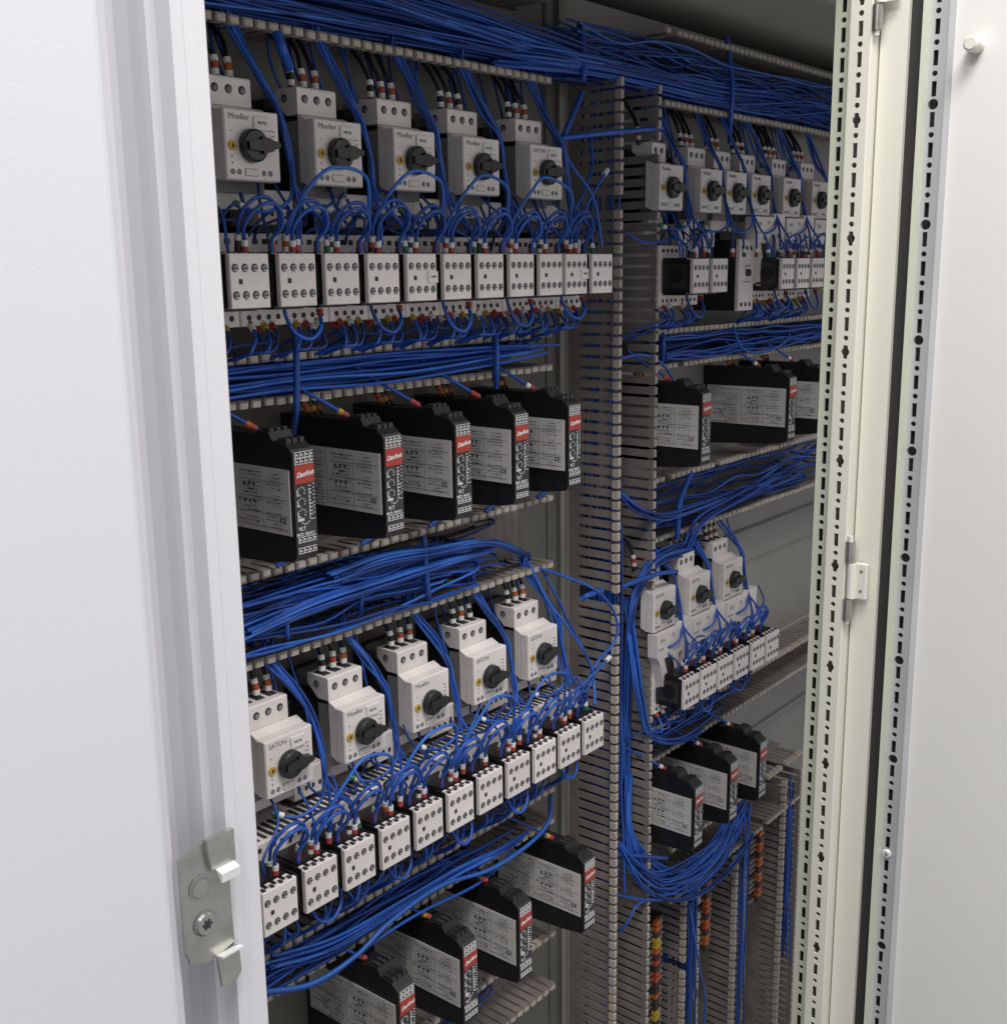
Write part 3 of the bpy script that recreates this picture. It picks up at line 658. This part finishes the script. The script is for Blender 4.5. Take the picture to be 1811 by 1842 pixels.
single=[('long blue wire leaving the middle left duct lip across the upright duct',[(970,1022,.726),(1010,1035,.716),(1065,1058,.706),(1095,1085,.704),(1110,1120,.704),(1105,1155,.705),(1075,1190,.706),(1045,1250,.700),(1030,1300,.690)]),
('thick blue wire sweeping from bottom left along the lowest duct',[(470,1785,.715),(560,1770,.708),(640,1720,.704),(700,1660,.704),(790,1595,.704),(880,1565,.704),(950,1520,.706),(985,1480,.712),(992,1430,.73)]),
('second blue wire sweeping beside the thick one near the lowest duct',[(480,1790,.716),(580,1766,.710),(680,1690,.706),(760,1640,.706),(860,1590,.708),(915,1540,.72),(925,1515,.74)]),
('blue wire from the duct lip down the upright duct to the last lower left contactor',[(950,1010,.73),(985,1080,.715),(1022,1130,.706),(1060,1190,.704),(1068,1230,.704),(1070,1268,.690)]),
('blue wire crossing the last one over the upright duct',[(975,1025,.73),(1005,1080,.712),(1020,1115,.706),(1050,1170,.704),(1065,1215,.702),(1050,1250,.700),(1010,1290,.696),(985,1340,.690)]),
('blue wire with a white end sleeve lying over the upright duct, lower left',[(1100,1178,.706),(1080,1200,.702),(1050,1230,.700),(1020,1275,.700),(995,1330,.690)]),
('blue wire with a white end sleeve lying over the upright duct, upper left',[(1095,300,.706),(1080,325,.702),(1055,370,.700),(1040,410,.696),(1030,445,.690)]),
('blue wire rising right of the last upper left contactors',[(1005,255,.72),(1030,300,.71),(1062,345,.702),(1075,390,.696),(1082,445,.690)]),
('blue wire crossing beside the upright duct above the upper contactors',[(1062,250,.722),(1065,300,.712),(1048,350,.702),(1030,385,.698),(1022,440,.690)]),
('blue wire hanging from the narrow right duct lip',[(1318,585,.728),(1328,615,.715),(1345,632,.712),(1380,632,.712),(1415,612,.715),(1420,590,.735)]),
('blue wire lying out of the upright duct to the upper right contactor',[(1125,418,.728),(1150,432,.718),(1180,436,.712),(1215,428,.700),(1238,445,.690)]),
('blue wire leaving the upright duct towards the upper right soft starter',[(1115,645,.728),(1150,638,.720),(1178,645,.718),(1200,665,.714),(1218,700,.712)]),
('blue wire running from the upright duct foot down left',[(1110,1610,.73),(1150,1618,.716),(1190,1620,.712),(1150,1625,.716),(1128,1660,.720),(1112,1680,.73)]),
('blue wire bowing in front of the bottom right upright duct',[(1240,1625,.722),(1248,1680,.714),(1258,1740,.712),(1268,1800,.714),(1264,1860,.72)]),
]
for i,(l,p) in enumerate(single):
    wire(l,[at(*q) for q in p],.0016 if i not in(1,) else .0023,'wire_light' if i%2 else 'wire',None,[(0,[None,'white','white'])] if 'sleeve' in l else (),'wire',sub=8)
# thick blue binding straps
straps=[('thick blue strap across the narrow upper left duct near the left',[(530,590,.715),(533,650,.712),(533,700,.712),(532,745,.716),(527,778,.74)],.0030),
('thick blue strap across the narrow upper left duct near the right',[(890,585,.722),(893,630,.715),(893,668,.714),(892,697,.72)],.0030),
('thick blue strap across the middle left duct near its right end',[(762,965,.720),(765,1010,.715),(769,1060,.716),(772,1085,.726)],.0030),
('blue strap across the middle left duct near its centre',[(655,1040,.72),(650,1075,.716),(648,1105,.726)],.0022),
('blue strap across the middle left duct near its left end',[(520,1090,.72),(516,1130,.716),(518,1148,.726)],.0022),
('thick blue bundle leaving the top left duct at its left',[(498,60,.722),(508,90,.716),(520,120,.735)],.0042),
('thick blue strap rising over the top left duct at its right end',[(1042,45,.735),(1048,80,.722),(1050,120,.716),(1048,145,.718)],.0034),
('thick blue strap slanting down from the top left duct end',[(1047,165,.722),(1035,195,.718),(1018,235,.720),(1005,255,.735)],.0032),
('long blue strap lying level across the upright duct near the top',[(1010,248,.722),(1060,242,.714),(1120,236,.714),(1192,230,.722)],.0028),
('thick blue strap hanging over the top right duct',[(1307,65,.740),(1312,110,.725),(1317,160,.718),(1314,205,.722),(1312,255,.74)],.0030),
('blue strap lying level right of the upright duct above the lower right starters',[(1114,1058,.722),(1150,1043,.712),(1185,1032,.708),(1217,1028,.706)],.0030),
('short thick blue stub lying on the upright duct',[(1045,1078,.712),(1060,1070,.706),(1082,1062,.712)],.0034),
('thick blue strap crossing the wide right duct',[(1243,850,.728),(1225,895,.716),(1220,935,.714),(1218,968,.722)],.0036),
('blue strap running level from the upright duct to the lower right soft starter',[(1112,1536,.722),(1150,1540,.716),(1198,1544,.714)],.0030),
('blue strap across the narrow right duct at its left end',[(1192,600,.722),(1193,625,.716),(1190,650,.724)],.0026),
]
for l,p,r in straps: wire(l,[at(*q) for q in p],r,'wire',"thick blue bundles and straps across the ducts",(),'cable_strap','strap',n=10,sub=8)
# --- short wires plugging into the soft starter tops (red / yellow ferrules)
def softwires(X_,z,desc,cols,lower=True):
    for i,x in enumerate(X_):
        P=[(x-.050,.772,z+.058),(x-.034,.768,z+.048),(x-.016,.755,z+.032),(x+.006,.735,z+.020),(x+.013,.722,z+.013)]
        wire(f'blue wire plugged into the top of the {ORD[i]} soft starter, {desc}',[(x-.043,.735,z+.050),(x-.026,.730,z+.038),(x-.010,.718,z+.025),(x+.006,.706,z+.012)],.0016,'wire','blue wires plugged into the soft starters',[(1,['red',cols[i%len(cols)]])],'wire')
        for j in range(3):
            wire(f'{ORD[j]} black wire behind the top of the {ORD[i]} soft starter, {desc}',[(x+.004+j*.006-.030,.755,z+.056),(x-.012+j*.006,.752,z+.034),(x+.003+j*.006,.748,z+.010)],.0017,'wire_black','black wires into the soft starter tops',[(1,[None,['orange','yellow','brick'][j],['brick','charcoal','charcoal'][j]])],'wire')
        if lower:
            wire(f'short blue wire under the {ORD[i]} soft starter, {desc}',[(x+.030,.722,z-.105),(x+.018,.716,z-.100),(x+.040,.722,z-.104),(x+.052,.722,z-.098),(x+.030,.722,z-.088)][0:1]+[(x+.045,.720,z-.098),(x+.062,.735,z-.094),(x+.050,.755,z-.086)],.0024,'wire','blue wires under the soft starters',[(1,['red','white','red'])],'wire')
softwires([.5575,.6538,.741,.824,.9087],-.1318,'upper left row',['orange','yellow','red','red','white'])
softwires([.6479,.7355,.8222,.9366],-.6353,'bottom left row',['red','yellow','orange','yellow'])
softwires([1.1722,1.4002,1.502],-.1443,'upper right row',['orange','white','white'],False)
softwires([1.176,1.2683,1.3522],-.6388,'lower right row',['white','white','white'])
# ================================================================== left foreground: closed door edge and frame profile
Z0,Z1=-1.4,.55
b=MB(); b.prism([(-.75,.398),(.2535,.398),(.2552,.3984),(.2560,.400),(.2560,.420),(-.75,.420)],Z0,Z1,'paint_white','Z'); o=b.build('cabinet_door'); tag(o,'flat white door leaf filling the left edge of the picture','door')
e=empty('frame_profile',(.29,.43,-.5)); tag(e,'white folded steel frame upright on the left with a zinc latch keeper screwed to it','frame')
prof=[(.235,.4255),(.2755,.4255),(.2768,.4262),(.2782,.4300),(.2800,.4450),(.2830,.4520),(.2890,.4530),(.2960,.4500),(.2990,.4440),(.3000,.4380),(.3010,.4345),(.3035,.4345),(.3055,.4340),(.3060,.4300),(.3062,.4262),(.3064,.4247),(.3085,.4243),(.3120,.4245),(.3132,.4254),(.3150,.4246),(.3170,.4240),(.3232,.4240),(.3243,.4250),(.3244,.475),(.3225,.475),(.3223,.4265),(.235,.4420)]
b=MB(); n=len(prof)
# front skin (open profile) plus back
b.prism(prof[:24]+[(.300,.475),(.235,.475)],Z0,Z1,'paint','Z'); b.build('folded_post',e,loc=(-.29,-.43,.5))
# latch keeper
k=empty('latch_keeper',(.29,.4255,-.29)); tag(k,'small zinc latch keeper plate with two hooks on the left frame upright','latch keeper')
def kp(mb,nm): return mb.build(nm,k,loc=(-.29,-.4255,.29))
b=MB(); b.prism([(.2775,-.2640),(.2860,-.2632),(.2905,-.2600),(.3010,-.2600),(.3035,-.2640),(.3045,-.3180),(.2960,-.3205),(.2890,-.3215),(.2795,-.3180),(.2775,-.3120)],.4215,.4240,'zinc','Y'); kp(b,'base_plate')
b=MB(); b.prism([(.2908,-.2585),(.3062,-.2585),(.3062,-.2745),(.2925,-.2745),(.2908,-.2640)],.4185,.4213,'zinc','Y'); b.prism([(.4140,-.2758),(.4140,-.2802),(.4150,-.2802),(.4185,-.2745)],.2945,.3050,'steel_bright','X'); kp(b,'hook')  # paler lip puts the lit top face of the zinc hook into colour
b=MB(); b.prism([(.2930,-.3215),(.3055,-.3200),(.3060,-.3340),(.3020,-.3385),(.2945,-.3370)],.4195,.4213,'zinc','Y'); b.prism([(.4165,-.3193),(.4165,-.3203),(.4214,-.3213),(.4214,-.3203)],.2935,.3060,'steel_bright','X'); kp(b,'hook')  # lower lip likewise paler than the zinc, a painted highlight
b=MB(); b.cyl((.2872,.4213,-.2815),(0,-1,0),.0062,.0003,'zinc',28); b.cyl((.2872,.4210,-.2815),(0,-1,0),.0054,.0002,'inkgrey',28); b.cyl((.2872,.4208,-.2822),(0,-1,0),.0044,.0002,'zinc',28); kp(b,'countersunk_hole')
b=MB(); b.cyl((.2885,.4213,-.3005),(0,-1,0),.0064,.0004,'inkgrey',28); b.cyl((.2885,.4209,-.3007),(0,-1,0),.0056,.0014,'zinc',28,r2=.005); 
for a in(0,60,120):
    c,s=math.cos(math.radians(a)),math.sin(math.radians(a)); L,w=.0026,.0006
    pts=[(.2885+c*L-s*w,-.3007+s*L+c*w),(.2885+c*L+s*w,-.3007+s*L-c*w),(.2885-c*L+s*w,-.3007-s*L-c*w),(.2885-c*L-s*w,-.3007-s*L+c*w)]
    b.prism(pts,.4191+a*1e-6,.4195,'ink','Y')
kp(b,'screw')
# ================================================================== right: slotted post, door edge, open door
def ratio_y(X,r): return X/r
def perf(X,ya,yb,zr,big,thick,k,z0=-1.30,z1=.52,bigr=.0066,bigmode='key'):
    """perforated strip in the plane x=X facing -X, between ya (far) and yb (near), slots centred at z = zr - .025 k"""
    b=MB(); yc=(ya+yb)/2; hw=abs(ya-yb)/2
    def cell(zc,hh,hole):
        th=sorted(set([round(math.atan2(sz,sy),6) for sy,sz in((hw,hh),(-hw,hh),(-hw,-hh),(hw,-hh))]+[round(2*math.pi*i/20-math.pi+.03,6) for i in range(20)]+([round(math.atan2(sz*.00625,sy*.0021),6) for sy in(1,-1) for sz in(1,-1)] if hole in('slot',) else [])))
        n=len(th); out=[];inn=[]
        for t in th:
            c,s=math.cos(t),math.sin(t)
            q=min(hw/abs(c) if abs(c)>1e-9 else 9,hh/abs(s) if abs(s)>1e-9 else 9); out.append((X,yc+c*q,zc+s*q))
            if hole=='slot': q=min(.0021/abs(c) if abs(c)>1e-9 else 9,.00625/abs(s) if abs(s)>1e-9 else 9)
            elif hole=='key':
                q=max(min(.0021/max(1e-9,abs(c)),.00625/max(1e-9,abs(s))),.0038)
            elif hole=='big': q=.0044
            else: q=.00235
            inn.append((X,yc+c*q,zc+s*q))
        inb=[(X+thick,p[1],p[2]) for p in inn]
        v=out+inn+inb; f=[]
        for i in range(n):
            j=(i+1)%n; f+=[(i,j,n+j,n+i),(n+i,n+j,2*n+j,2*n+i)]
        b.add(v,f,k)
    kk=math.floor((zr-z1)/.025); z=None
    while True:
        zc=zr-.025*kk
        if zc<z0: break
        isbig=(kk%4==big)
        cell(zc,.0075,'key' if isbig and bigmode=='key' else 'slot')
        cell(zc-.0125,.005,'big' if isbig and bigmode=='round' else 'round')
        kk+=1
    return b
e=empty('slotted_post',(1.01,.43,-.4)); tag(e,'pale slotted steel post with two rows of holes right of the wiring','post')
def pp(mb,nm): return mb.build(nm,e,loc=(-1.01,-.43,.4))
X1=1.0200; X2=1.0060
ya,yb=X1/2.2699,X1/2.3403
pp(perf(X1,ya,yb,.1462,-9,.002,'strip_green'),'perforated_strip')
yc_,yd_=X2/2.3403,X2/2.4381
pp(perf(X2,yc_,yd_,.1968,3,.002,'paint_cream'),'perforated_strip')
b=MB(); b.box(X1+.0115,X1+.0125,ya,yb,-1.32,.53,'hole'); b.box(X2+.0260,X2+.0265,yc_,yd_,-1.32,.53,'hole')  # dark sheets behind the perforations stand for shade inside the post
b.box(X2,X1+.0125,yc_,yc_+.001,-1.32,.53,'strip_green'); b.box(X1,X1+.0125,ya,ya+.0012,-1.32,.53,'strip_green'); b.prism([(X2+.0002,yd_),(X2+.0268,yd_),(X2+.0268,yd_-.0016),(X2+.001,yd_-.0016)],-1.32,.53,'paint_cream','Z')
pp(b,'post_body')
# door: edge return, gasket, perforated rail, inner panel
d=empty('cabinet_door',(1.04,.36,-.4)); tag(d,'open white cabinet door on the right with a slotted zinc rail inside','door')
def dp(mb,nm): return mb.build(nm,d,loc=(-1.04,-.36,.4))
Xs=1.0290
b=MB(); b.prism([(Xs,Xs/2.44),(Xs,Xs/2.490),(1.0205,1.0205/2.495),(1.0205,1.0205/2.6496),(1.024,1.024/2.655),(1.060,1.024/2.655),(1.060,Xs/2.44)],-1.35,.56,'paint_cream','Z'); dp(b,'edge_return')
b=MB(); b.prism([(1.0270,1.0270/2.652),(1.0270,1.0270/2.729),(1.050,1.0270/2.729),(1.050,1.0270/2.652)],-1.35,.56,'gasket','Z'); dp(b,'gasket')
b=MB(); b.prism([(1.0240,1.0240/2.7306),(1.0240,1.0240/2.7600),(1.050,1.0240/2.7600),(1.050,1.0240/2.7306)],-1.35,.56,'strip_green','Z'); 
Xr=1.0330; y5=Xr/2.768; y6=Xr/2.893
b.prism([(Xr+.0002,y6),(Xr+.0002,Xr/2.905),(1.0385,1.0385/2.9400),(1.060,1.0385/2.94),(1.060,y6)],-1.35,.56,'strip_zinc','Z')
b.box(Xr+.0100,Xr+.0105,y6,y5,-1.35,.56,'hole'); dp(b,'inner_frame')  # dark sheet behind the rail holes stands for the shade inside
dp(perf(Xr,y5,y6,.1950,2,.002,'strip_zinc',z0=-1.3,z1=.52,bigmode='round'),'perforated_rail')
b=MB(); b.box(1.0410,1.060,-.45,1.0385/2.94-.0001,-1.35,.56,'paint_door'); dp(b,'inner_panel')
b=MB(); b.cyl((1.0409,.3340,.1765),(-1,0,0),.0062,.017,'paint_cream',24); b.cyl((1.0239,.3340,.1765),(-1,0,0),.0062,.002,'paint_cream',24,r2=.0045); dp(b,'peg')
b=MB(); b.cyl((Xr-.0004,(y5+y6)/2,-.5665),(-1,0,0),.0045,.002,'steel_bright',20,r2=.0035); b.cyl((Xr-.0024,(y5+y6)/2,-.5665),(-1,0,0),.0018,.0006,'inkgrey',6); dp(b,'screw')
# hinges
def hinge(lab,z,only_low=False):
    h=empty('door_hinge',(1.005,.409,z)); tag(h,lab,'hinge','steel pin hinges between post and door')
    b=MB(); b.box(.004,.0095,-.0175,-.0035,-.0175,.0165,'paint_cream',.001); b.cyl((.0035,-.0035,-.0175),(0,0,1),.0042,.034,'paint_cream',18)
    for zz in(-.0095,.0095): b.cyl((.004,-.0125,zz),(-1,0,0),.0016,.0004,'inkgrey',10)
    b.build('leaf',h)
    b=MB(); b.cyl((.0035,-.0010,.0170),(0,0,1),.0046,.0200,'zinc',18); b.box(.0035,.012,-.002,.008,.0170,.0370,'zinc'); b.cyl((.0035,-.0010,.0370),(0,0,1),.0024,.0050,'steel_bright',12); b.build('upper_knuckle',h)
    b=MB(); b.cyl((.0035,-.0010,-.0390),(0,0,1),.0046,.0205,'zinc',18); b.box(.0035,.012,-.002,.008,-.0390,-.0185,'zinc'); b.cyl((.0035,-.0010,-.0430),(0,0,1),.0024,.0040,'steel_bright',12); b.build('lower_knuckle',h)
hinge('steel pin hinge halfway up between slotted post and open door',-.2900)
hinge('steel pin hinge cut by the top edge of the picture',.2330)
# ================================================================== light
w=bpy.data.worlds.new('World'); sc.world=w; w.use_nodes=True
w.node_tree.nodes['Background'].inputs[0].default_value=(.97,.97,1,1); w.node_tree.nodes['Background'].inputs[1].default_value=.41
def area(name,loc,tgt,sx,sy,pw,col):
    l=bpy.data.lights.new(name,'AREA'); l.shape='RECTANGLE'; l.size=sx; l.size_y=sy; l.energy=pw; l.color=col
    o=bpy.data.objects.new(name,l); C.objects.link(o); o.location=loc; o.rotation_euler=(Vector(tgt)-Vector(loc)).to_track_quat('-Z','Y').to_euler(); return o
area('ceiling_or_fill_lamp',(.25,-.32,1.55),(.70,.60,-.45),1.5,.5,48,(1,.975,.94))
area('ceiling_or_fill_lamp',(-.75,.10,1.10),(1.0,.42,-.2),.9,.4,14,(1,.985,.96))  # added fill lamp from the left, brightens the open door
sc.render.engine='CYCLES'
sc.cycles.samples=96
sc.view_settings.view_transform='Standard'; sc.view_settings.look='None'; sc.view_settings.exposure=0; sc.view_settings.gamma=1
